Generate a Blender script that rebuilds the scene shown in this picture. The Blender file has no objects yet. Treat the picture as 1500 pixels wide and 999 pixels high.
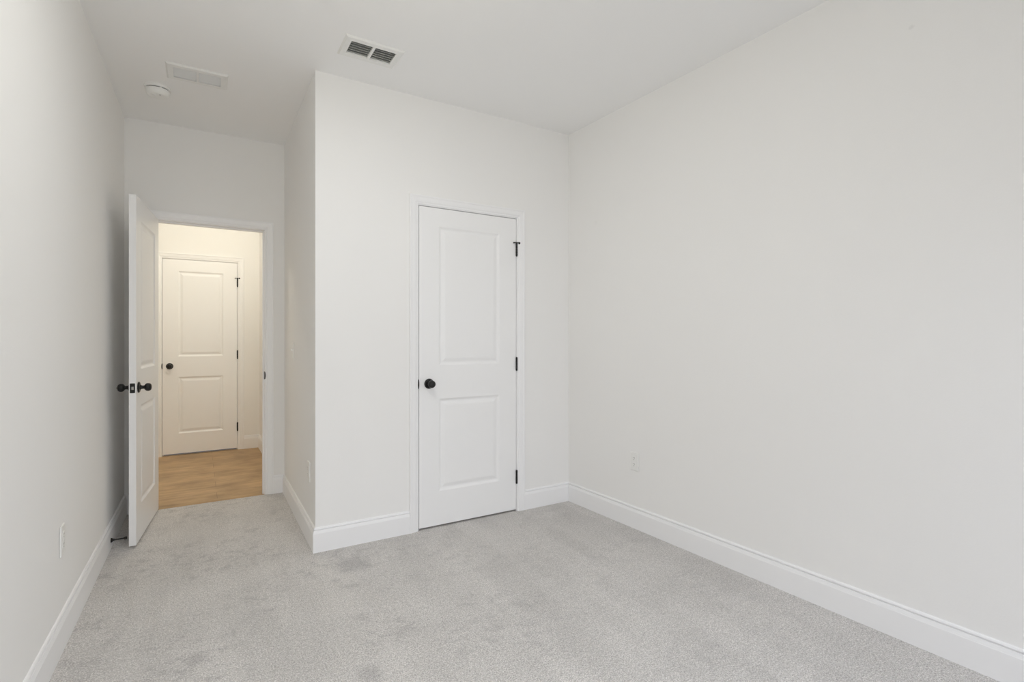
import bpy, bmesh, math
from mathutils import Vector, Matrix

S = bpy.context.scene
COL = S.collection
PI = math.pi

# ------------------------------------------------------------------ camera
F_PX = 756.36
YAW = math.radians(31.338)
cam_d = bpy.data.cameras.new('camera')
cam_d.sensor_fit = 'HORIZONTAL'
cam_d.sensor_width = 36.0
cam_d.lens = F_PX * 36.0 / 1500.0
cam_d.shift_y = (494.67 - 499.5) / 1500.0
cam_d.clip_start = 0.02
cam = bpy.data.objects.new('camera', cam_d)
COL.objects.link(cam)
cam.location = (-0.5724, -3.0921, 1.2206)
cam.rotation_euler = (PI / 2, 0, -YAW)
S.camera = cam

# ------------------------------------------------------------------ view, world and lights
S.view_settings.view_transform = 'Standard'
S.view_settings.look = 'None'
S.view_settings.gamma = 1.0
S.view_settings.exposure = -0.05
S.view_settings.use_curve_mapping = False
S.cycles.max_bounces = 24
S.cycles.diffuse_bounces = 20
S.cycles.glossy_bounces = 4
S.cycles.caustics_reflective = False
S.cycles.caustics_refractive = False

world = bpy.data.worlds.new('daylight')
S.world = world
world.use_nodes = True
bg = world.node_tree.nodes['Background']
bg.inputs['Color'].default_value = (0.86, 0.93, 1.0, 1)
bg.inputs['Strength'].default_value = 0.15


def area_light(name, loc, rot, sx, sy, power, color, shape='RECTANGLE', spread=PI):
    d = bpy.data.lights.new(name, 'AREA')
    d.shape = shape
    d.size = sx
    if shape in ('RECTANGLE', 'ELLIPSE'):
        d.size_y = sy
    d.energy = power
    d.color = color
    d.spread = spread
    o = bpy.data.objects.new(name, d)
    COL.objects.link(o)
    o.location = loc
    o.rotation_euler = rot
    return o


# daylight entering through the two windows in the wall behind the camera: sky light falling steeply in
area_light('window_skylight', (-0.35, -4.3, 1.4), (PI / 2 - math.radians(60), 0, 0), 0.9, 1.2, 20.8, (0.935, 0.985, 1.06), spread=math.radians(110))
area_light('window_daylight', (-0.35, -4.3, 1.4), (PI / 2, 0, 0), 0.9, 1.2, 4.4, (0.97, 0.985, 1.02), spread=math.radians(110))
area_light('second_window_skylight', (1.2, -4.3, 1.4), (PI / 2 - math.radians(40), 0, 0), 0.9, 1.2, 6.7, (0.88, 0.955, 1.14), spread=math.radians(110))
area_light('second_window_daylight', (1.2, -4.3, 1.4), (PI / 2, 0, 0), 0.9, 1.2, 1.6, (0.97, 0.97, 1.0), spread=math.radians(110))


def point_light(name, loc, power, color, radius):
    d = bpy.data.lights.new(name, 'POINT')
    d.energy = power
    d.color = color
    d.shadow_soft_size = radius
    o = bpy.data.objects.new(name, d)
    COL.objects.link(o)
    o.location = loc


# ceiling light of the bedroom (above the frame) and the warm one of the hallway
area_light('bedroom_ceiling_lamp', (0.0, -1.3, 2.69), (0, 0, 0), 0.36, 0.36, 7.3, (0.96, 0.985, 1.02), 'DISK')
point_light('bedroom_lamp_globe', (-0.1, -1.6, 2.5), 6.4, (1.07, 1.015, 0.80), 0.12)
point_light('hallway_lamp_globe', (-0.52, 2.06, 2.52), 16.4, (1.06, 1.005, 0.85), 0.07)

# ------------------------------------------------------------------ dimensions
H = 2.743                    # ceiling
W = 1.809                    # right end of the closet wall
AR = 0.02665                 # lean of the right wall in plan
AS = 0.01184                 # lean of the closet side wall in plan
D = 1.341                    # doorway wall, bedroom face
T = 0.115                    # wall thickness
L = -1.026
AL = -0.01678                # lean of the left wall in plan
YB = -4.72                   # wall behind the camera
FY = 3.32                    # far hallway wall
HX = 0.02                    # right hallway wall
HL = -2.7                    # left end of the hallway
BT = 0.015                   # baseboard thickness
BH = 0.140


# ------------------------------------------------------------------ materials
def principled(name, color, rough=0.6, spec=0.5, metallic=0.0):
    m = bpy.data.materials.new(name)
    m.use_nodes = True
    b = m.node_tree.nodes['Principled BSDF']
    b.inputs['Base Color'].default_value = (*color, 1)
    b.inputs['Roughness'].default_value = rough
    b.inputs['Specular IOR Level'].default_value = spec
    b.inputs['Metallic'].default_value = metallic
    return m


def add_fine_bump(m, scale, strength, dist, detail=3.0):
    nt = m.node_tree
    b = nt.nodes['Principled BSDF']
    tc = nt.nodes.new('ShaderNodeTexCoord')
    n = nt.nodes.new('ShaderNodeTexNoise')
    n.inputs['Scale'].default_value = scale
    n.inputs['Detail'].default_value = detail
    bp = nt.nodes.new('ShaderNodeBump')
    bp.inputs['Strength'].default_value = strength
    bp.inputs['Distance'].default_value = dist
    nt.links.new(tc.outputs['Object'], n.inputs['Vector'])
    nt.links.new(n.outputs['Fac'], bp.inputs['Height'])
    nt.links.new(bp.outputs['Normal'], b.inputs['Normal'])
    return m


M_WALL = add_fine_bump(principled('wall_paint', (0.862, 0.857, 0.845), 0.75, 0.25), 160, 0.12, 0.002)
M_CEIL = add_fine_bump(principled('ceiling_paint', (0.878, 0.878, 0.874), 0.85, 0.15), 140, 0.12, 0.002)
M_TRIM = add_fine_bump(principled('trim_paint', (0.88, 0.88, 0.885), 0.38, 0.45), 60, 0.03, 0.001)
M_DOOR = add_fine_bump(principled('door_paint', (0.88, 0.88, 0.88), 0.36, 0.45), 60, 0.04, 0.001)
M_BLACK = principled('matte_black_metal', (0.012, 0.0115, 0.011), 0.33, 0.5, 0.25)
M_STEEL = principled('satin_steel', (0.62, 0.61, 0.59), 0.3, 0.5, 1.0)
M_PLASTIC = principled('white_plastic', (0.84, 0.84, 0.82), 0.35, 0.5)
M_SLOT = principled('dark_slot', (0.05, 0.05, 0.048), 0.6, 0.3)
M_VENT = principled('vent_enamel', (0.82, 0.82, 0.80), 0.4, 0.4)
M_DUCT = principled('duct_sheet_metal', (0.10, 0.105, 0.095), 0.55, 0.4, 0.0)
M_RUBBER = principled('black_rubber', (0.015, 0.015, 0.015), 0.7, 0.3)


FOOTPRINTS = ((-0.576, -0.792, 0.048, 0.060), (-0.040, -1.225, 0.060, 0.075), (0.140, -0.270, 0.110, 0.120))


def carpet_material():
    m = principled('carpet', (0.5, 0.48, 0.46), 0.95, 0.05)
    nt = m.node_tree
    N, K = nt.nodes, nt.links
    b = N['Principled BSDF']
    tc = N.new('ShaderNodeTexCoord')

    def noise(scale, detail=2.0, rough=0.5, vec=None, dist=0.0):
        n = N.new('ShaderNodeTexNoise')
        n.inputs['Scale'].default_value = scale
        n.inputs['Detail'].default_value = detail
        n.inputs['Roughness'].default_value = rough
        n.inputs['Distortion'].default_value = dist
        K.new(vec or tc.outputs['Object'], n.inputs['Vector'])
        return n.outputs['Fac']

    def ramp(fac, a, c, ca, cc):
        r = N.new('ShaderNodeValToRGB')
        r.color_ramp.elements[0].position = a
        r.color_ramp.elements[1].position = c
        r.color_ramp.elements[0].color = (*ca, 1)
        r.color_ramp.elements[1].color = (*cc, 1)
        K.new(fac, r.inputs['Fac'])
        return r.outputs['Color']

    def mul(c1, c2, fac=1.0):
        x = N.new('ShaderNodeMix')
        x.data_type = 'RGBA'
        x.blend_type = 'MULTIPLY'
        x.inputs['Factor'].default_value = fac
        K.new(c1, x.inputs[6])
        K.new(c2, x.inputs[7])
        return x.outputs[2]

    fine = noise(185, 2.0, 0.8)
    coarse = noise(62, 2.0, 0.6)
    base = ramp(fine, 0.36, 0.64, (0.415, 0.395, 0.376), (0.83, 0.805, 0.782))
    clump = ramp(coarse, 0.34, 0.62, (0.90, 0.90, 0.90), (1.05, 1.05, 1.05))
    # brushed nap: vacuum strokes, broad swaths and scuffed patches left by feet
    def mapped(rot, sc):
        mp = N.new('ShaderNodeMapping')
        mp.inputs['Rotation'].default_value = (0, 0, math.radians(rot))
        mp.inputs['Scale'].default_value = (*sc, 1.0)
        K.new(tc.outputs['Object'], mp.inputs['Vector'])
        return mp.outputs['Vector']

    def math_node(op, a, b):
        x = N.new('ShaderNodeMath')
        x.operation = op
        x.use_clamp = True
        for k, q in enumerate((a, b)):
            if isinstance(q, (int, float)):
                x.inputs[k].default_value = q
            else:
                K.new(q, x.inputs[k])
        return x.outputs[0]

    stroke = ramp(noise(1.0, 3.0, 0.6, mapped(-8, (4.6, 0.55))), 0.40, 0.60, (0.955, 0.955, 0.955), (1.03, 1.03, 1.03))
    swath = ramp(noise(1.5, 4.0, 0.62, mapped(30, (1.0, 1.3))), 0.42, 0.58, (0.955, 0.955, 0.955), (1.02, 1.02, 1.02))
    ragged = noise(11.0, 7.0, 0.80, mapped(20, (1.0, 1.25)))
    where = noise(2.1, 2.0, 0.5)
    mask = math_node('MULTIPLY', ramp(ragged, 0.50, 0.59, (0, 0, 0), (1, 1, 1)), ramp(where, 0.42, 0.56, (0, 0, 0), (1, 1, 1)))
    sep = N.new('ShaderNodeSeparateXYZ')
    K.new(tc.outputs['Object'], sep.inputs[0])
    path = N.new('ShaderNodeMapRange')          # more wear on the way to the doorway
    path.inputs['From Min'].default_value = 0.9
    path.inputs['From Max'].default_value = -0.1
    path.inputs['To Min'].default_value = 0.45
    path.inputs['To Max'].default_value = 1.0
    K.new(sep.outputs['X'], path.inputs['Value'])
    mask = math_node('MULTIPLY', mask, path.outputs['Result'])
    # a few footprints where the pile is pressed the other way
    for sx, sy, rx, ry in FOOTPRINTS:
        m2 = N.new('ShaderNodeMapping')
        m2.vector_type = 'POINT'
        m2.inputs['Location'].default_value = (-sx / rx, -sy / ry, 0)
        m2.inputs['Scale'].default_value = (1 / rx, 1 / ry, 0)
        K.new(tc.outputs['Object'], m2.inputs['Vector'])
        ln = N.new('ShaderNodeVectorMath')
        ln.operation = 'LENGTH'
        K.new(m2.outputs['Vector'], ln.inputs[0])
        edge = math_node('ADD', ln.outputs['Value'], math_node('MULTIPLY', ragged, 0.9))
        edge.node.use_clamp = False
        mask = math_node('ADD', mask, math_node('MULTIPLY', math_node('SUBTRACT', 1.42, edge), 1.4))
    dark = N.new('ShaderNodeMix')
    dark.data_type = 'RGBA'
    K.new(mask, dark.inputs['Factor'])
    dark.inputs[6].default_value = (1, 1, 1, 1)
    dark.inputs[7].default_value = (0.80, 0.80, 0.81, 1)
    c = mul(mul(mul(mul(base, clump), stroke), swath), dark.outputs[2])
    K.new(c, b.inputs['Base Color'])
    v = N.new('ShaderNodeTexVoronoi')
    v.inputs['Scale'].default_value = 150
    K.new(tc.outputs['Object'], v.inputs['Vector'])
    add = N.new('ShaderNodeMath')
    add.operation = 'SUBTRACT'
    K.new(fine, add.inputs[0])
    K.new(v.outputs['Distance'], add.inputs[1])
    bp = N.new('ShaderNodeBump')
    bp.inputs['Strength'].default_value = 0.6
    bp.inputs['Distance'].default_value = 0.006
    K.new(add.outputs[0], bp.inputs['Height'])
    K.new(bp.outputs['Normal'], b.inputs['Normal'])
    b.inputs['Sheen Weight'].default_value = 0.15
    return m


def wood_material():
    m = principled('oak_plank', (0.5, 0.33, 0.18), 0.42, 0.35)
    nt = m.node_tree
    N, K = nt.nodes, nt.links
    b = N['Principled BSDF']
    tc = N.new('ShaderNodeTexCoord')
    br = N.new('ShaderNodeTexBrick')
    br.offset = 0.37
    br.inputs['Scale'].default_value = 1.0
    br.inputs['Brick Width'].default_value = 1.2
    br.inputs['Row Height'].default_value = 0.18
    br.inputs['Mortar Size'].default_value = 0.0012
    br.inputs['Color1'].default_value = (0.46, 0.315, 0.17, 1)
    br.inputs['Color2'].default_value = (0.56, 0.39, 0.22, 1)
    br.inputs['Mortar'].default_value = (0.25, 0.16, 0.085, 1)
    K.new(tc.outputs['Object'], br.inputs['Vector'])
    mp = N.new('ShaderNodeMapping')
    mp.inputs['Scale'].default_value = (1.6, 22, 1)
    K.new(tc.outputs['Object'], mp.inputs['Vector'])
    n = N.new('ShaderNodeTexNoise')
    n.inputs['Scale'].default_value = 1.0
    n.inputs['Detail'].default_value = 6
    n.inputs['Distortion'].default_value = 1.2
    K.new(mp.outputs['Vector'], n.inputs['Vector'])
    n2 = N.new('ShaderNodeTexNoise')
    n2.inputs['Scale'].default_value = 4.0
    n2.inputs['Detail'].default_value = 3
    K.new(tc.outputs['Object'], n2.inputs['Vector'])
    last = br.outputs['Color']
    for node, lo in ((n, 0.80), (n2, 0.72)):
        r = N.new('ShaderNodeValToRGB')
        r.color_ramp.elements[0].position = 0.32
        r.color_ramp.elements[1].position = 0.62
        r.color_ramp.elements[0].color = (lo, lo * 0.97, lo * 0.93, 1)
        r.color_ramp.elements[1].color = (1.05, 1.04, 1.02, 1)
        K.new(node.outputs['Fac'], r.inputs['Fac'])
        x = N.new('ShaderNodeMix')
        x.data_type = 'RGBA'
        x.blend_type = 'MULTIPLY'
        x.inputs['Factor'].default_value = 1.0
        K.new(last, x.inputs[6])
        K.new(r.outputs['Color'], x.inputs[7])
        last = x.outputs[2]
    K.new(last, b.inputs['Base Color'])
    return m


def scuffed_wall(name, spots):
    """wall paint with a few small faint scuffs; spots: (x, y, z, radius, strength)"""
    m = M_WALL.copy()
    m.name = name
    nt = m.node_tree
    N, K = nt.nodes, nt.links
    b = N['Principled BSDF']
    base = tuple(b.inputs['Base Color'].default_value)
    tc = N.new('ShaderNodeTexCoord')
    nz = N.new('ShaderNodeTexNoise')
    nz.inputs['Scale'].default_value = 70
    K.new(tc.outputs['Object'], nz.inputs['Vector'])
    last = None
    for x, y, z, r, k in spots:
        d = N.new('ShaderNodeVectorMath')
        d.operation = 'DISTANCE'
        d.inputs[1].default_value = (x, y, z)
        K.new(tc.outputs['Object'], d.inputs[0])
        w = N.new('ShaderNodeMath')
        w.operation = 'MULTIPLY_ADD'
        w.inputs[1].default_value = r * 0.8
        K.new(nz.outputs['Fac'], w.inputs[0])
        K.new(d.outputs['Value'], w.inputs[2])
        mr = N.new('ShaderNodeMapRange')
        mr.inputs['From Min'].default_value = r * 0.7
        mr.inputs['From Max'].default_value = r * 1.4
        mr.inputs['To Min'].default_value = k
        mr.inputs['To Max'].default_value = 0.0
        K.new(w.outputs[0], mr.inputs['Value'])
        mx = N.new('ShaderNodeMix')
        mx.data_type = 'RGBA'
        K.new(mr.outputs['Result'], mx.inputs['Factor'])
        if last is None:
            mx.inputs[6].default_value = base
        else:
            K.new(last, mx.inputs[6])
        mx.inputs[7].default_value = (0.40, 0.39, 0.37, 1)
        last = mx.outputs[2]
    K.new(last, b.inputs['Base Color'])
    return m


M_CARPET = carpet_material()
M_WOOD = wood_material()


# ------------------------------------------------------------------ helpers
def tag(o, label=None, cat=None, kind=None, group=None):
    if label:
        o['label'] = label
    if cat:
        o['category'] = cat
    if kind:
        o['kind'] = kind
    if group:
        o['group'] = group
    return o


def empty(name, loc=(0, 0, 0), rz=0.0, parent=None):
    o = bpy.data.objects.new(name, None)
    o.empty_display_size = 0.05
    COL.objects.link(o)
    o.location = loc
    o.rotation_euler = (0, 0, rz)
    if parent:
        o.parent = parent
    return o


def obj(name, bm, mat, parent=None, smooth=None, bevel=None, bevel_angle=60, loc=None, rot=None):
    bmesh.ops.remove_doubles(bm, verts=bm.verts, dist=1e-6)
    bmesh.ops.recalc_face_normals(bm, faces=bm.faces)
    me = bpy.data.meshes.new(name)
    bm.to_mesh(me)
    bm.free()
    mats = mat if isinstance(mat, (list, tuple)) else [mat]
    for q in mats:
        me.materials.append(q)
    o = bpy.data.objects.new(name, me)
    COL.objects.link(o)
    if loc is not None:
        o.location = loc
    if rot is not None:
        o.rotation_euler = rot
    if parent:
        o.parent = parent
    if smooth is not None:
        me.shade_smooth()
        try:
            me.set_sharp_from_angle(angle=math.radians(smooth))
        except Exception:
            pass
    if bevel:
        md = o.modifiers.new('soft_edges', 'BEVEL')
        md.width = bevel
        md.segments = 2
        md.limit_method = 'ANGLE'
        md.angle_limit = math.radians(bevel_angle)
    return o


def add_box(bm, a, b, xf=None):
    (x0, y0, z0), (x1, y1, z1) = a, b
    P = [(x0, y0, z0), (x1, y0, z0), (x1, y1, z0), (x0, y1, z0), (x0, y0, z1), (x1, y0, z1), (x1, y1, z1), (x0, y1, z1)]
    if xf:
        P = [xf(*p) for p in P]
    v = [bm.verts.new(p) for p in P]
    for f in ((0, 3, 2, 1), (4, 5, 6, 7), (0, 1, 5, 4), (1, 2, 6, 5), (2, 3, 7, 6), (3, 0, 4, 7)):
        bm.faces.new([v[i] for i in f])


def add_prism(bm, pts, z0, z1):
    lo = [bm.verts.new((x, y, z0)) for x, y in pts]
    hi = [bm.verts.new((x, y, z1)) for x, y in pts]
    bm.faces.new(lo[::-1])
    bm.faces.new(hi)
    n = len(pts)
    for i in range(n):
        bm.faces.new((lo[i], lo[(i + 1) % n], hi[(i + 1) % n], hi[i]))


def add_loft(bm, A, B, closed=True, caps=True):
    """skin between two corresponding outlines"""
    va = [bm.verts.new(p) for p in A]
    vb = [bm.verts.new(p) for p in B]
    n = len(A)
    for i in range(n if closed else n - 1):
        bm.faces.new((va[i], va[(i + 1) % n], vb[(i + 1) % n], vb[i]))
    if caps:
        bm.faces.new(va[::-1])
        bm.faces.new(vb)


def add_lathe(bm, prof, seg=32, xf=None):
    """prof: (radius, height along local z)"""
    rings = []
    for r, h in prof:
        if r < 1e-6:
            p = (0, 0, h)
            rings.append([bm.verts.new(xf(*p) if xf else p)])
        else:
            ring = []
            for k in range(seg):
                a = 2 * PI * k / seg
                p = (r * math.cos(a), r * math.sin(a), h)
                ring.append(bm.verts.new(xf(*p) if xf else p))
            rings.append(ring)
    for a, b in zip(rings, rings[1:]):
        if len(a) == 1 and len(b) == 1:
            continue
        for k in range(seg):
            k2 = (k + 1) % seg
            if len(a) == 1:
                bm.faces.new((a[0], b[k], b[k2]))
            elif len(b) == 1:
                bm.faces.new((a[k], a[k2], b[0]))
            else:
                bm.faces.new((a[k], a[k2], b[k2], b[k]))
    for ring, rev in ((rings[0], True), (rings[-1], False)):
        if len(ring) > 1:
            bm.faces.new(ring[::-1] if rev else ring)


def frame(P, along, out):
    """wall frame: (distance along, distance out of the wall, height) -> world"""
    P, along, out = Vector(P), Vector(along), Vector(out)
    return lambda s, o, z: tuple((P + along * s + out * o + Vector((0, 0, z))))


# wall frames: origin, along, out of the wall into the room
F_RIGHT = frame((W, 0, 0), (math.sin(AR), -math.cos(AR), 0), (-math.cos(AR), -math.sin(AR), 0))
F_LEFT = frame((L, 0, 0), (math.sin(AL), -math.cos(AL), 0), (math.cos(AL), math.sin(AL), 0))
F_SIDE = frame((0, 0, 0), (math.sin(AS), math.cos(AS), 0), (-math.cos(AS), math.sin(AS), 0))
F_CLOSET = frame((0, 0, 0), (1, 0, 0), (0, -1, 0))
F_DOORWAY = frame((0, D, 0), (1, 0, 0), (0, -1, 0))
F_FAR = frame((0, FY, 0), (1, 0, 0), (0, -1, 0))
F_HALL_RIGHT = frame((HX, FY, 0), (0.0118, -1, 0), (-1, -0.0118, 0))

xr = lambda y: F_RIGHT(-y, 0, 0)[0]
xl = lambda y: F_LEFT(-y, 0, 0)[0]
xs = lambda y: F_SIDE(y, 0, 0)[0]

# ------------------------------------------------------------------ openings
CX0, CX1, CTOP = 0.6190, 1.3475, 2.0600       # closet door: jamb faces, head
EX0, EX1, ETOP = -0.852, -0.1265, 2.0585      # bedroom doorway
GX0, GX1, GTOP = -0.8845, -0.1965, 2.040      # hallway door
JT = 0.018                                    # jamb board

# ------------------------------------------------------------------ floor, ceiling, walls
VENTS = [(0.2175, -0.351), (-0.572, 0.425)]
VW, VH = 0.307, 0.206
HW, HH = 0.254, 0.140                         # duct opening


def wall_boxes(spans, y0, y1):
    bm = bmesh.new()
    for x0, x1, z0, z1 in spans:
        add_box(bm, (x0, y0, z0), (x1, y1, z1))
    return bm


bm = bmesh.new()
add_prism(bm, [(xl(YB) - 0.02, YB - 0.02), (xr(YB) + 0.02, YB - 0.02), (xr(1.4) + 0.02, D + T * 0.5), (EX1 + JT, D + T * 0.5), (EX1 + JT, D + 0.006), (EX0 - JT, D + 0.006), (EX0 - JT, D + T * 0.5), (xl(1.4) - 0.02, D + T * 0.5)], -0.05, 0.0)
tag(obj('floor', bm, M_CARPET, bevel=0.006), 'pale greige cut pile carpet covering the bedroom floor', 'carpet', 'structure')

bm = bmesh.new()
add_box(bm, (HL - 0.02, D + 0.006, -0.055), (HX + 0.05, FY + 0.05, -0.005))
tag(obj('floor_hallway', bm, M_WOOD), 'warm brown oak plank floor of the hallway beyond the doorway', 'wood floor', 'structure')

# ceiling with the two duct openings left out
cxs = [HL - 0.05, VENTS[1][0] - HW / 2, VENTS[1][0] + HW / 2, VENTS[0][0] - HW / 2, VENTS[0][0] + HW / 2, 2.1]
cys = [YB - 0.05, VENTS[0][1] - HH / 2, VENTS[0][1] + HH / 2, VENTS[1][1] - HH / 2, VENTS[1][1] + HH / 2, FY + 0.05]
bm = bmesh.new()
for i in range(5):
    for j in range(5):
        if (i, j) in ((3, 1), (1, 3)):
            continue
        add_box(bm, (cxs[i], cys[j], H), (cxs[i + 1], cys[j + 1], H + 0.012))
bmesh.ops.remove_doubles(bm, verts=bm.verts, dist=1e-6)
seen = {}
for f in list(bm.faces):
    k = tuple(sorted(v.index for v in f.verts)) if False else tuple(sorted(tuple(round(c, 5) for c in v.co) for v in f.verts))
    seen.setdefault(k, []).append(f)
bmesh.ops.delete(bm, geom=[f for fs in seen.values() if len(fs) > 1 for f in fs], context='FACES')
tag(obj('ceiling', bm, M_CEIL), 'plain flat white ceiling over the bedroom', 'ceiling', 'structure')


def plan_wall(name, pts, label, mat=M_WALL, z0=-0.05, z1=H):
    bm = bmesh.new()
    add_prism(bm, pts, z0, z1)
    return tag(obj(name, bm, mat), label, 'wall', 'structure')


plan_wall('wall_right', [(xr(YB - T), YB - T), (xr(D + T), D + T), (xr(D + T) + T, D + T), (xr(YB - T) + T, YB - T)], 'long blank off-white wall on the right with one outlet low down', scuffed_wall('right_wall_paint', [(*F_RIGHT(2.16, 0, 2.462), 0.011, 0.14), (*F_RIGHT(0.30, 0, 2.03), 0.020, 0.05)]))
plan_wall('wall_left', [(xl(YB - T), YB - T), (xl(YB - T) - T, YB - T), (xl(D) - T, D), (xl(D), D)], 'off-white wall on the left running behind the open door')

CSY = 0.0
bm = wall_boxes([(0.0, CX0 - JT, -0.05, H), (CX0 - JT, CX1 + JT, CTOP + JT, H), (CX1 + JT, xr(0), -0.05, H)], 0.0, T)
tag(obj('wall_closet', bm, M_WALL), 'off-white wall around the closed closet door', 'wall', 'structure')
bm = bmesh.new()
add_prism(bm, [(xs(T), T), (T, T), (xs(D) + T, D), (xs(D), D)], -0.05, H)
tag(obj('wall_alcove', bm, scuffed_wall('alcove_wall_paint', [(*F_SIDE(0.07, 0, 1.892), 0.022, 0.20), (*F_SIDE(0.02, 0, 1.880), 0.014, 0.14)])), 'narrow off-white closet side wall facing the open bedroom door', 'wall', 'structure')
bm = wall_boxes([(HL, EX0 - JT, -0.05, H), (EX0 - JT, EX1 + JT, ETOP + JT, H), (EX1 + JT, xr(D), -0.05, H)], D, D + T)
tag(obj('wall_doorway', bm, M_WALL), 'off-white wall over and around the doorway to the hallway', 'wall', 'structure')
bm = wall_boxes([(HL, GX0 - JT, -0.05, H), (GX0 - JT, GX1 + JT, GTOP + JT, H), (GX1 + JT, HX + T, -0.05, H)], FY, FY + T)
tag(obj('wall_hallway', bm, M_WALL), 'warmly lit cream wall around the far hallway door', 'wall', 'structure')
bm = bmesh.new()
add_prism(bm, [(HX, FY), (HX + 0.02 + T, FY), (HX + 0.0221 + T, D + T), (HX + 0.0221, D + T)], -0.05, H)
tag(obj('wall_hallway_right', bm, M_WALL), 'sliver of hallway wall beside the doorway jamb', 'wall', 'structure')
bm = wall_boxes([(HL - T, HL, -0.05, H)], D, FY + T)
tag(obj('wall_hallway_left', bm, M_WALL), 'end wall of the hallway out of sight behind the bedroom wall', 'wall', 'structure')
# the wall behind the camera with the window the daylight comes through
WZ0, WZ1 = 0.65, 2.2
W1, W2 = (-0.82, 0.12), (0.72, 1.66)
bm = wall_boxes([(xl(YB), W1[0], -0.05, H), (W1[1], W2[0], -0.05, H), (W2[1], xr(YB), -0.05, H), (W1[0], W1[1], -0.05, WZ0), (W1[0], W1[1], WZ1, H), (W2[0], W2[1], -0.05, WZ0), (W2[0], W2[1], WZ1, H)], YB - T, YB)
tag(obj('wall_back', bm, M_WALL), 'off-white window wall behind the viewer', 'wall', 'structure')
for k, (a, b) in enumerate((W1, W2)):
    win = tag(empty('window_%d' % (k + 1), ((a + b) / 2, YB, WZ0)), ('left', 'right')[k] + ' white framed window in the wall behind the viewer', 'window', 'structure')
    hw, hh = (b - a) / 2, WZ1 - WZ0
    bm = bmesh.new()
    for x0, x1, z0, z1 in ((-hw, -hw + 0.04, 0, hh), (hw - 0.04, hw, 0, hh), (-hw + 0.04, hw - 0.04, 0, 0.04), (-hw + 0.04, hw - 0.04, hh - 0.04, hh), (-hw + 0.04, hw - 0.04, hh / 2 - 0.02, hh / 2 + 0.02)):
        add_box(bm, (x0, -0.09, z0), (x1, -0.05, z1))
    obj('window_frame', bm, M_TRIM, win)
    bm = bmesh.new()
    add_box(bm, (-hw - 0.05, -0.05, -0.03), (hw + 0.05, 0.03, 0.0))
    obj('window_sill', bm, M_TRIM, win, bevel=0.004)

# ------------------------------------------------------------------ baseboards
BB = [(0.0, 0.0), (BT, 0.0), (BT, 0.1055), (0.0146, 0.1075), (0.0136, 0.1090), (0.0136, 0.1105), (0.0130, 0.1130), (0.0112, 0.1180), (0.0100, 0.1240),
      (0.0012, 0.1248), (0.0012, 0.1294), (0.0090, 0.1302), (0.0084, 0.1325), (0.0070, 0.1360), (0.0048, 0.1386), (0.0020, 0.1400), (0.0, 0.1400)]


def baseboard(name, segs, label):
    """segs: list of (frame, start, end, mitre at start, mitre at end); mitre +1 = outside corner, -1 = inside corner, 0 = square"""
    bm = bmesh.new()
    for F, a, b, ma, mb in segs:
        A = [F(a - ma * o, o, z - (0.02 if z == 0 else 0)) for o, z in BB]
        B = [F(b + mb * o, o, z - (0.02 if z == 0 else 0)) for o, z in BB]
        add_loft(bm, A, B)
    return tag(obj(name, bm, M_TRIM), label, 'baseboard', 'structure')


CAS = 0.0570
REV = 0.004
baseboard('baseboard_right', [(F_RIGHT, 0, -YB, -1, 0)], 'white moulded baseboard along the long right wall')
baseboard('baseboard_left', [(F_LEFT, -D, -YB, -1, 0)], 'white moulded baseboard along the left wall with a door stop')
baseboard('baseboard_closet_left', [(F_CLOSET, 0, CX0 - REV - CAS, 1, 0)], 'white baseboard left of the closet door ending at the wall corner')
baseboard('baseboard_closet_right', [(F_CLOSET, CX1 + REV + CAS, W, 0, -1)], 'short white baseboard between closet door casing and right wall')
baseboard('baseboard_alcove', [(F_SIDE, 0, D, 1, -1)], 'white baseboard along the closet side wall towards the doorway')
baseboard('baseboard_doorway_right', [(F_DOORWAY, EX1 + REV + CAS, xs(D), 0, -1)], 'stub of white baseboard right of the doorway casing')
baseboard('baseboard_doorway_left', [(F_DOORWAY, xl(D), EX0 - REV - CAS, -1, 0)], 'stub of white baseboard in the corner behind the open door')
baseboard('baseboard_hallway', [(F_FAR, GX1 + REV + CAS, HX, 0, -1)], 'cream baseboard right of the far hallway door')
baseboard('baseboard_hallway_right', [(F_HALL_RIGHT, 0, FY - D - T, -1, 0)], 'bit of hallway baseboard by the right doorway jamb')

# ------------------------------------------------------------------ door casings and jambs
CP = [(0.0, 0.0), (0.0, 0.0040), (0.0010, 0.0058), (0.0030, 0.0072), (0.0075, 0.0082), (0.0095, 0.0070), (0.0120, 0.0076), (0.0180, 0.0112), (0.0300, 0.0128), (0.0440, 0.0142), (0.0480, 0.0168), (0.0540, 0.0172), (0.0565, 0.0162), (0.0570, 0.0140), (0.0570, 0.0)]


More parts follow.
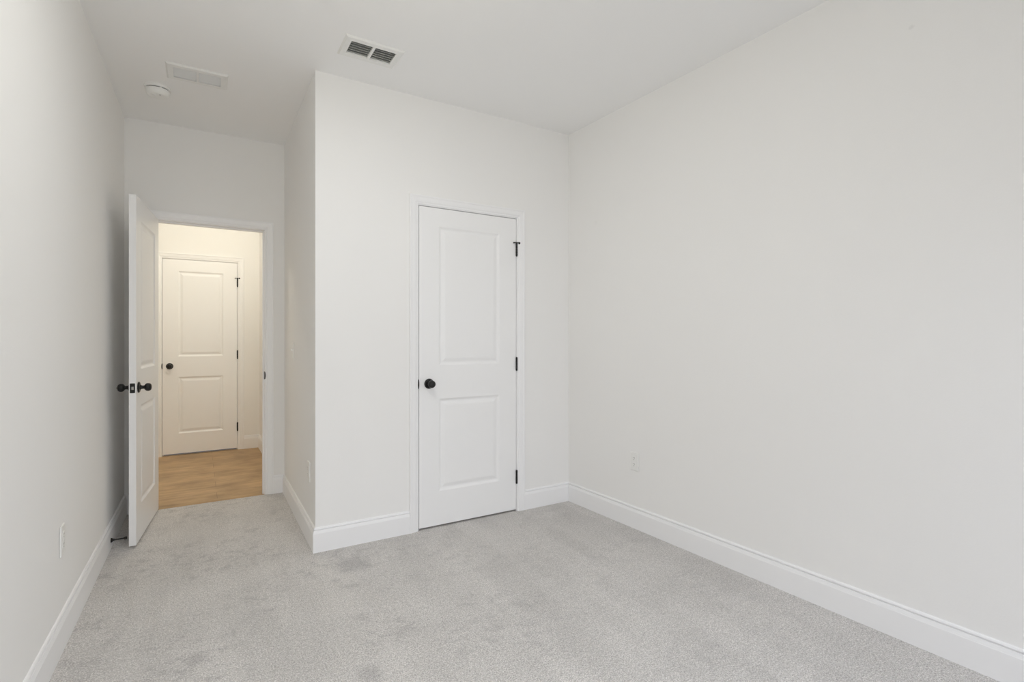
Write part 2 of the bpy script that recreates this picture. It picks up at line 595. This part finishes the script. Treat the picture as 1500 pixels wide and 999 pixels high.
def casing_set(name, F, x0, x1, top, depth, label, strike=None, back_casing=False, stop_at=0.040):
    t = tag(empty(name, F((x0 + x1) / 2, 0, 0)), label, 'door casing', 'structure')
    off = Vector(t.location)

    def loc(p):
        return tuple(Vector(p) - off)
    a, b, h = x0 - REV, x1 + REV, top + REV
    sides = ((lambda o: o, ''),) if not back_casing else ((lambda o: o, ''), (lambda o: -depth - o, 'back'))
    for fo, _ in sides:
        for s in (-1, 1):
            bm = bmesh.new()
            e = a if s < 0 else b
            add_loft(bm, [loc(F(e + s * w, fo(o), -0.02)) for w, o in CP], [loc(F(e + s * w, fo(o), h + w)) for w, o in CP])
            obj('side_casing', bm, M_TRIM, t)
        bm = bmesh.new()
        add_loft(bm, [loc(F(a - w, fo(o), h + w)) for w, o in CP], [loc(F(b + w, fo(o), h + w)) for w, o in CP])
        obj('head_casing', bm, M_TRIM, t)
    X = lambda s, o, z: loc(F(s, o, z))
    for s0, s1 in ((x0 - JT + 0.0005, x0), (x1, x1 + JT - 0.0005)):
        bm = bmesh.new()
        add_box(bm, (s0, 0.0005, -0.03), (s1, -depth - 0.0005, top), X)
        obj('side_jamb', bm, M_TRIM, t)
    bm = bmesh.new()
    add_box(bm, (x0 - JT + 0.0005, 0.0005, top), (x1 + JT - 0.0005, -depth - 0.0005, top + JT - 0.0005), X)
    obj('head_jamb', bm, M_TRIM, t)
    bm = bmesh.new()
    st = 0.011
    for q in ((x0, x0 + st, -0.03, top), (x1 - st, x1, -0.03, top), (x0 + st, x1 - st, top - st, top)):
        add_box(bm, (q[0], -stop_at, q[2]), (q[1], -stop_at - 0.034, q[3]), X)
    obj('stop_moulding', bm, M_TRIM, t)
    if strike:
        s, z, lip = strike
        bm = bmesh.new()
        # strike plate let into the jamb with a rounded lip at the room edge
        d = 1 if s == 'left' else -1
        xj = x0 if s == 'left' else x1
        add_box(bm, (xj - d * 0.0005, -0.006, z - 0.0285), (xj + d * 0.0012, -0.034, z + 0.0285), X)
        n = 12
        rows = []
        for k in range(n + 1):
            zz = z - 0.030 + 0.060 * k / n
            q_ = max(0.0, 1 - ((zz - z) / 0.030) ** 2) ** 0.5
            w_ = 0.0015 + 0.0050 * q_
            o_ = 0.0005 + (lip + 0.006) * q_
            rows.append([bm.verts.new(X(*c)) for c in ((xj + d * 0.0016, -0.002, zz), (xj + d * 0.0016, o_, zz), (xj - d * w_ * 0.5, o_, zz), (xj - d * w_, o_ * 0.6, zz), (xj - d * w_, -0.002, zz))])
        for r0, r1 in zip(rows, rows[1:]):
            for k in range(5):
                bm.faces.new((r0[k], r0[(k + 1) % 5], r1[(k + 1) % 5], r1[k]))
        bm.faces.new(rows[0])
        bm.faces.new(rows[-1][::-1])
        q = obj('strike_plate', bm, M_BLACK, t)
        q['label'] = 'black metal strike plate'
    return t


casing_set('trim_1', F_CLOSET, CX0, CX1, CTOP, T, 'white moulded casing framing the closed closet door', ('left', 0.927, 0.004))
casing_set('trim_2', F_DOORWAY, EX0, EX1, ETOP, T, 'white moulded casing around the open doorway to the hallway', ('right', 0.927, 0.004), True)
casing_set('trim_3', F_FAR, GX0, GX1, GTOP, T, 'cream lit casing around the closed door across the hallway', ('left', 0.925, 0.004))

# ------------------------------------------------------------------ doors
PANEL = [(0.0, 0.0), (0.003, 0.0012), (0.007, 0.0040), (0.011, 0.0072), (0.015, 0.0090), (0.020, 0.0095), (0.024, 0.0090), (0.030, 0.0070), (0.038, 0.0042), (0.045, 0.0024), (0.050, 0.0020)]


def door_leaf_bm(w, h, t, stile, rails):
    """local: x 0..w from the hinge edge, y 0 (room face) .. t, z 0..h; rails = (bottom, lock bottom, lock top, top)"""
    bm = bmesh.new()
    X = [0, stile, w - stile, w]
    Z = [0, rails[0], rails[1], rails[2], rails[3], h]
    for y0, sgn in ((0.0, 1), (t, -1)):
        for i in range(3):
            for j in range(5):
                if i == 1 and j in (1, 3):
                    prev = None
                    for ins, dep in PANEL:
                        y = y0 + sgn * dep
                        ring = [bm.verts.new(p) for p in ((X[1] + ins, y, Z[j] + ins), (X[2] - ins, y, Z[j] + ins), (X[2] - ins, y, Z[j + 1] - ins), (X[1] + ins, y, Z[j + 1] - ins))]
                        if prev:
                            for k in range(4):
                                bm.faces.new((prev[k], prev[(k + 1) % 4], ring[(k + 1) % 4], ring[k]))
                        prev = ring
                    bm.faces.new(prev)
                else:
                    bm.faces.new([bm.verts.new(p) for p in ((X[i], y0, Z[j]), (X[i + 1], y0, Z[j]), (X[i + 1], y0, Z[j + 1]), (X[i], y0, Z[j + 1]))])
    for i in range(3):
        for z in (0, h):
            bm.faces.new([bm.verts.new(p) for p in ((X[i], 0, z), (X[i + 1], 0, z), (X[i + 1], t, z), (X[i], t, z))])
    for j in range(5):
        for x in (0, w):
            bm.faces.new([bm.verts.new(p) for p in ((x, 0, Z[j]), (x, t, Z[j]), (x, t, Z[j + 1]), (x, 0, Z[j + 1]))])
    return bm


ROSE = [(0.0, 0.0), (0.0320, 0.0), (0.0325, 0.0015), (0.0320, 0.0045), (0.0300, 0.0062), (0.0270, 0.0070), (0.0255, 0.0085), (0.0200, 0.0092), (0.0, 0.0094)]
GRIP = [(0.0, 0.0085), (0.0150, 0.0085), (0.0148, 0.0125), (0.0125, 0.0140), (0.0105, 0.0180), (0.0102, 0.0260), (0.0112, 0.0300), (0.0150, 0.0325), (0.0198, 0.0360), (0.0228, 0.0410), (0.0240, 0.0465), (0.0236, 0.0525), (0.0215, 0.0580), (0.0178, 0.0622), (0.0125, 0.0645), (0.0060, 0.0653), (0.0, 0.0654)]


def knob(parent, x, y, z, out, pin=False):
    """door knob on the face at y; out = -1 or +1 along local y"""
    xf = lambda a, b, c: (a, out * c, b)
    bm = bmesh.new()
    add_lathe(bm, GRIP, 32, xf)
    k = obj('knob', bm, M_BLACK, parent, smooth=40, loc=(x, y, z))
    k['label'] = 'black round door knob'
    bm = bmesh.new()
    add_lathe(bm, ROSE, 32, xf)
    obj('rosette', bm, M_BLACK, k, smooth=30)
    if pin:
        bm = bmesh.new()
        add_lathe(bm, [(0.0055, 0.063), (0.0050, 0.0665), (0.0022, 0.0680), (0.0018, 0.0715), (0.0, 0.0718)], 16, xf)
        obj('privacy_button', bm, M_BLACK, k, smooth=40)
    return k


def hinge(parent, x, y, z, length, stop=False, side=1):
    """barrel hinge at the gap; side = +1 when the leaf of the jamb lies towards +x"""
    bm = bmesh.new()
    r = 0.0068
    n = 5
    for k in range(n):
        z0 = -length / 2 + length * k / n + 0.0006
        z1 = -length / 2 + length * (k + 1) / n - 0.0006
        add_lathe(bm, [(r * 0.9, z0), (r, z0 + 0.0007), (r, z1 - 0.0007), (r * 0.9, z1)], 16)
    add_lathe(bm, [(0.0045, -length / 2 - 0.0030), (0.0052, -length / 2), (0.0045, length / 2), (0.0058, length / 2 + 0.0005), (0.0050, length / 2 + 0.0032), (0.0, length / 2 + 0.0036)], 16)
    # leaves let into the door edge and the jamb
    add_box(bm, (-0.0022, 0.004, -length / 2), (-0.0004, 0.034, length / 2))
    add_box(bm, (0.0004, 0.004, -length / 2), (0.0022, 0.034, length / 2))
    h = obj('hinge', bm, M_BLACK, parent, smooth=35, loc=(x, y, z))
    h['label'] = 'black butt hinge' + (' with pin door stop' if stop else '')
    if stop:
        zt = length / 2 + 0.0035
        bm = bmesh.new()
        add_lathe(bm, [(0.0095, zt - 0.003), (0.0100, zt), (0.0095, zt + 0.0030)], 20)
        # rod with a pad towards the door, screw and pad towards the casing
        add_box(bm, (-0.022, -0.004, zt - 0.0025), (0.0, 0.002, zt + 0.0025))
        add_box(bm, (0.0, -0.006, zt - 0.0035), (0.020, -0.001, zt + 0.0030))
        a = obj('hinge_pin_stop', bm, M_BLACK, h, smooth=40)
        for px, py, rr in ((-0.022, -0.001, 0.0048), (0.020, -0.003, 0.0078)):
            bm = bmesh.new()
            add_lathe(bm, [(rr * 0.8, -0.004), (rr, -0.002), (rr, 0.004), (rr * 0.8, 0.006)], 16, lambda a_, b_, c_, px=px, py=py: (px + a_, py + c_, zt + b_ - 0.001))
            obj('bumper_pad', bm, M_RUBBER, a if False else h, smooth=40)
    return h


def latch(parent, x, yc, z, sgn):
    """latch face plate on the free edge of a leaf"""
    bm = bmesh.new()
    w, hh = 0.0125, 0.0285
    pts = []
    for cx, cz, a0 in ((w - 0.004, hh - 0.004, 0), (-w + 0.004, hh - 0.004, 90), (-w + 0.004, -hh + 0.004, 180), (w - 0.004, -hh + 0.004, 270)):
        for k in range(5):
            a = math.radians(a0 + 22.5 * k)
            pts.append((cx + 0.004 * math.cos(a), cz + 0.004 * math.sin(a)))
    add_loft(bm, [(x - sgn * 0.0005, yc + p, z + q) for p, q in pts], [(x + sgn * 0.0014, yc + p, z + q) for p, q in pts])
    o = obj('latch_plate', bm, M_BLACK, parent)
    o['label'] = 'black latch face plate'
    bm = bmesh.new()
    A = [(x + sgn * 0.0012, yc + p, z + q) for p, q in ((-0.0075, -0.0085), (0.0075, -0.0085), (0.0075, 0.0085), (-0.0075, 0.0085))]
    B = [(x + sgn * 0.0110, yc + 0.0060 * (1 if p > 0 else 0.2), z + q) for p, q in ((-0.0075, -0.0085), (0.0075, -0.0085), (0.0075, 0.0085), (-0.0075, 0.0085))]
    add_loft(bm, A, B)
    b = obj('latch_bolt', bm, M_STEEL, o, bevel=0.0008)
    b['label'] = 'bright steel latch bolt'
    return o


DT = 0.0350
RAILS = (0.218, 0.816, 1.030, 1.926)          # above the leaf's own bottom edge

# closet door: hinged on its right edge, opens into the bedroom
dw, dz0 = 0.7203, 0.012
dh = 2.0555 - dz0
door = tag(empty('door_1', (CX1 - 0.0035, 0.0, dz0)), 'closed white two panel closet door with a black knob', 'door', 'structure')
bm = door_leaf_bm(dw, dh, DT, 0.134, RAILS)
for v in bm.verts:
    v.co.x = -v.co.x
obj('door_leaf', bm, M_DOOR, door, bevel=0.0012)
knob(door, -dw + 0.066, 0.0, 0.927 - dz0, -1)
knob(door, -dw + 0.066, DT, 0.927 - dz0, 1)
latch(door, -dw, DT / 2, 0.927 - dz0, -1)
for k, zc in enumerate((1.840, 1.036, 0.241)):
    hinge(door, 0.0015, -0.0055, zc - dz0, 0.090, k == 0)

# bedroom door: hinged on the left jamb and swung into the room, a little past square
ew, ez0 = 0.7185, 0.011
eh = 2.0545 - ez0
PIN = Vector((EX0 + 0.0015, D - 0.0075, ez0))
ang = math.radians(-95.6)
door = tag(empty('door_2', PIN, ang), 'white two panel bedroom door standing open against the left wall', 'door', 'structure')
bm = door_leaf_bm(ew, eh, DT, 0.134, (0.208, 0.806, 1.020, 1.916))
for v in bm.verts:
    v.co.x += 0.0015
    v.co.y += 0.0080
obj('door_leaf', bm, M_DOOR, door, bevel=0.0012)
knob(door, ew - 0.0585, 0.0080, 0.927 - ez0, -1, True)
knob(door, ew - 0.0585, 0.0080 + DT, 0.927 - ez0, 1)
latch(door, ew + 0.0015, 0.0080 + DT / 2, 0.927 - ez0, 1)
for zc in (1.840, 1.036, 0.241):
    bm = bmesh.new()
    for k in range(5):
        z0 = -0.045 + 0.018 * k + 0.0006
        add_lathe(bm, [(0.006, z0), (0.0068, z0 + 0.0007), (0.0068, z0 + 0.016), (0.006, z0 + 0.0168)], 16)
    add_box(bm, (-0.0008, 0.004, -0.045), (0.0014, 0.038, 0.045))
    q = obj('hinge', bm, M_BLACK, door, smooth=35, loc=(0, 0, zc - ez0))
    q['label'] = 'black butt hinge'

# door across the hallway: hinged on its right edge
gw, gz0 = GX1 - GX0 - 0.0065, 0.012
gh = GTOP - 0.003 - gz0
door = tag(empty('door_3', (GX1 - 0.0035, FY, gz0)), 'closed white two panel door across the hallway, lit warm', 'door', 'structure')
bm = door_leaf_bm(gw, gh, DT, 0.134, (0.208, 0.800, 1.012, 1.906))
for v in bm.verts:
    v.co.x = -v.co.x
obj('door_leaf', bm, M_DOOR, door, bevel=0.0012)
knob(door, -gw + 0.062, 0.0, 0.925 - gz0, -1)
latch(door, -gw, DT / 2, 0.925 - gz0, -1)
for k, zc in enumerate((1.825, 1.035, 0.245)):
    hinge(door, 0.0015, -0.0055, zc - gz0, 0.090, k == 0)


# ------------------------------------------------------------------ wall plates
def plate_bm(w, h, t):
    bm = bmesh.new()
    prof = [(0.0, 0.0), (0.0, t * 0.45), (0.0012, t * 0.75), (0.0035, t), ]
    prev = None
    for ins, d in prof:
        a, b = w / 2 - ins, h / 2 - ins
        ring = [bm.verts.new(p) for p in ((-a, -d, -b), (a, -d, -b), (a, -d, b), (-a, -d, b))]
        if prev:
            for k in range(4):
                bm.faces.new((prev[k], prev[(k + 1) % 4], ring[(k + 1) % 4], ring[k]))
        prev = ring
    bm.faces.new(prev)
    return bm


def round_rect(w, h, r, n=6):
    pts = []
    for cx, cz, a0 in ((w / 2 - r, h / 2 - r, 0), (-w / 2 + r, h / 2 - r, 90), (-w / 2 + r, -h / 2 + r, 180), (w / 2 - r, -h / 2 + r, 270)):
        for k in range(n + 1):
            a = math.radians(a0 + 90 * k / n)
            pts.append((cx + r * math.cos(a), cz + r * math.sin(a)))
    return pts


def screw(parent, x, y, z, r=0.0032, mat=None):
    bm = bmesh.new()
    add_lathe(bm, [(r, 0.0), (r * 0.9, 0.0008), (0.0, 0.0012)], 14, lambda a, b, c: (a, -c, b))
    s = obj('screw', bm, mat or M_PLASTIC, parent, smooth=40, loc=(x, y, z))
    return s


def outlet(F, s, z, rz, label):
    t = tag(empty('wall_outlet', F(s, 0, z), rz), label, 'outlet', None, 'duplex outlets low on the walls')
    obj('cover_plate', plate_bm(0.0735, 0.117, 0.0058), M_PLASTIC, t)
    for zz in (0.0195, -0.0195):
        bm = bmesh.new()
        pts = round_rect(0.0335, 0.0285, 0.0115)
        add_loft(bm, [(x, -0.0050, q) for x, q in pts], [(x, -0.0074, q) for x, q in pts])
        r = obj('receptacle', bm, M_PLASTIC, t, loc=(0, 0, zz), bevel=0.0005)
        for sx, hh in ((-0.0063, 0.0080), (0.0063, 0.0065)):
            bm = bmesh.new()
            add_box(bm, (sx - 0.0009, -0.00755, 0.0012), (sx + 0.0009, -0.0060, 0.0012 + hh))
            obj('slot', bm, M_SLOT, r)
        bm = bmesh.new()
        add_lathe(bm, [(0.0023, 0.006), (0.0023, 0.00755)], 14, lambda a, b, c: (a, -c, b - 0.0068))
        obj('ground_hole', bm, M_SLOT, r)
    screw(t, 0, -0.0058, 0)
    return t


outlet(F_RIGHT, 0.669, 0.4255, -PI / 2 - AR, 'white duplex outlet low on the long right wall')
outlet(F_LEFT, 0.416, 0.4185, PI / 2 - AL, 'white duplex outlet low on the left wall, nearest the viewer')
outlet(F_SIDE, 0.205, 0.4150, PI / 2 + 2 * PI - PI - AS, 'faint white outlet low on the shaded closet side wall')

sw = tag(empty('light_switch', F_SIDE(0.86, 0, 1.127), -PI / 2 - AS), 'pale toggle light switch on the closet side wall facing the open door', 'light switch')
obj('cover_plate', plate_bm(0.0735, 0.117, 0.0058), M_PLASTIC, sw)
bm = bmesh.new()
add_box(bm, (-0.0052, -0.0066, -0.012), (0.0052, -0.0050, 0.012))
fr = obj('toggle_slot', bm, M_PLASTIC, sw)
bm = bmesh.new()
add_loft(bm, [(-0.004, -0.006, -0.007), (0.004, -0.006, -0.007), (0.004, -0.006, 0.007), (-0.004, -0.006, 0.007)], [(-0.0034, -0.019, 0.0065), (0.0034, -0.019, 0.0065), (0.0034, -0.016, 0.0125), (-0.0034, -0.016, 0.0125)])
obj('toggle', bm, M_PLASTIC, sw, bevel=0.0006)
for zz in (0.030, -0.030):
    screw(sw, 0, -0.0058, zz, 0.0028)


# ------------------------------------------------------------------ ceiling registers
def register(loc, rz, label):
    t = tag(empty('ceiling_vent', loc, rz), label, 'ceiling vent', None, 'ceiling air registers')
    bm = bmesh.new()
    ox, oy = VW / 2, VH / 2
    a, b, c = 0.118, 0.0065, 0.065           # opening half width, half centre bar, opening half depth
    z_in = -0.0085
    # outer lip, sloping face, flat face with two openings
    rim = [(0.0, 0.0), (0.0, -0.0020), (0.0085, z_in)]
    prev = None
    for ins, z in rim:
        ring = [bm.verts.new(p) for p in ((-ox + ins, -oy + ins, z), (ox - ins, -oy + ins, z), (ox - ins, oy - ins, z), (-ox + ins, oy - ins, z))]
        if prev:
            for k in range(4):
                bm.faces.new((prev[k], prev[(k + 1) % 4], ring[(k + 1) % 4], ring[k]))
        prev = ring
    X = [-ox + 0.0085, -a, -b, b, a, ox - 0.0085]
    Y = [-oy + 0.0085, -c, c, oy - 0.0085]
    for i in range(5):
        for j in range(3):
            if j == 1 and i in (1, 3):
                # returns of the opening
                P = [(X[i], Y[1]), (X[i + 1], Y[1]), (X[i + 1], Y[2]), (X[i], Y[2])]
                for k in range(4):
                    (x0, y0), (x1, y1) = P[k], P[(k + 1) % 4]
                    bm.faces.new([bm.verts.new(p) for p in ((x0, y0, z_in), (x1, y1, z_in), (x1, y1, 0.004), (x0, y0, 0.004))])
                continue
            bm.faces.new([bm.verts.new(p) for p in ((X[i], Y[j], z_in), (X[i + 1], Y[j], z_in), (X[i + 1], Y[j + 1], z_in), (X[i], Y[j + 1], z_in))])
    obj('frame', bm, M_VENT, t)
    n = 6
    for x0, x1 in ((-a, -b), (b, a)):
        for k in range(n):
            yc = -c + 2 * c * (k + 0.5) / n
            A = math.radians(48)
            ch, th = 0.0095, 0.0006
            dy, dz = math.cos(A) * ch, math.sin(A) * ch
            bm = bmesh.new()
            o = [(-dy, -dz - th), (dy, dz - th), (dy, dz + th), (-dy, -dz + th)]
            add_loft(bm, [(x0 - 0.001, p, q) for p, q in o], [(x1 + 0.001, p, q) for p, q in o])
            obj('louver', bm, M_VENT, t, loc=(0, yc, 0.0045))
    bm = bmesh.new()
    add_box(bm, (-HW / 2 + 0.001, -HH / 2 + 0.001, -0.002), (HW / 2 - 0.001, HH / 2 - 0.001, 0.16))
    bm.faces.ensure_lookup_table()
    bmesh.ops.delete(bm, geom=[f for f in bm.faces if all(abs(v.co.z + 0.002) < 1e-6 for v in f.verts)], context='FACES')
    obj('duct_boot', bm, M_DUCT, t)
    for sx in (-1, 1):
        bm = bmesh.new()
        add_lathe(bm, [(0.0038, 0.0), (0.0034, -0.0010), (0.0, -0.0015)], 14)
        obj('screw', bm, M_VENT, t, smooth=40, loc=(sx * 0.130, 0, z_in))
    return t


register((VENTS[0][0], VENTS[0][1], H), 0.0, 'white ceiling register with two banks of dark open louvers')
register((VENTS[1][0], VENTS[1][1], H), PI, 'white ceiling register beside the smoke detector, its louvers turned away')

# ------------------------------------------------------------------ smoke detector
sd = tag(empty('smoke_detector', (-0.779, 0.708, H)), 'round white smoke detector on the ceiling near the doorway', 'smoke detector')
bm = bmesh.new()
add_lathe(bm, [(0.0, 0.0), (0.0640, 0.0), (0.0650, -0.0025), (0.0650, -0.0095), (0.0630, -0.0125), (0.050, -0.0130), (0.0, -0.0130)], 48)
obj('base', bm, M_PLASTIC, sd, smooth=35)
bm = bmesh.new()
add_lathe(bm, [(0.0535, -0.0120), (0.0535, -0.0180)], 48)
obj('vent_gap', bm, M_SLOT, sd, smooth=35)
bm = bmesh.new()
add_lathe(bm, [(0.050, -0.0160), (0.0590, -0.0165), (0.0600, -0.0190), (0.0590, -0.0270), (0.0550, -0.0350), (0.0480, -0.0410), (0.0400, -0.0430), (0.0, -0.0435)], 48)
cv = obj('cover', bm, M_PLASTIC, sd, smooth=35)
for k in range(12):
    if k % 3 == 0:
        bm = bmesh.new()
        a = 2 * PI * k / 12 + 0.3
        ca, sa = math.cos(a), math.sin(a)
        add_box(bm, (0.052, -0.004, -0.0175), (0.0610, 0.004, -0.0120), lambda x, y, z: (x * ca - y * sa, x * sa + y * ca, z))
        obj('bridge_rib', bm, M_PLASTIC, sd)
bm = bmesh.new()
add_lathe(bm, [(0.0105, -0.0425), (0.0100, -0.0455), (0.0, -0.0460)], 24, lambda x, y, z: (x - 0.018, y - 0.012, z))
obj('test_button', bm, M_PLASTIC, sd, smooth=35)
bm = bmesh.new()
add_lathe(bm, [(0.0030, -0.0425), (0.0028, -0.0440), (0.0, -0.0443)], 12, lambda x, y, z: (x + 0.012, y - 0.028, z))
obj('indicator_lens', bm, M_SLOT, sd, smooth=35)
sd.scale = (1.05, 1.05, 1.28)

# ------------------------------------------------------------------ door stop on the left baseboard
ds = tag(empty('door_stop', F_LEFT(-0.655, BT, 0.052), -AL), 'black rigid door stop screwed to the left baseboard behind the open door', 'door stop')
xf = lambda a, b, c: (c, a, b)
bm = bmesh.new()
add_lathe(bm, [(0.0, 0.0), (0.0135, 0.0), (0.0135, 0.0025), (0.0110, 0.0060), (0.0070, 0.0120), (0.0050, 0.0200)], 24, xf)
obj('base_flange', bm, M_BLACK, ds, smooth=40)
bm = bmesh.new()
add_lathe(bm, [(0.0048, 0.018), (0.0042, 0.024), (0.0042, 0.060), (0.0052, 0.064)], 20, xf)
obj('rod', bm, M_BLACK, ds, smooth=40)
bm = bmesh.new()
add_lathe(bm, [(0.0062, 0.062), (0.0080, 0.064), (0.0082, 0.073), (0.0070, 0.0755), (0.0, 0.0765)], 20, xf)
obj('rubber_tip', bm, M_RUBBER, ds, smooth=40)
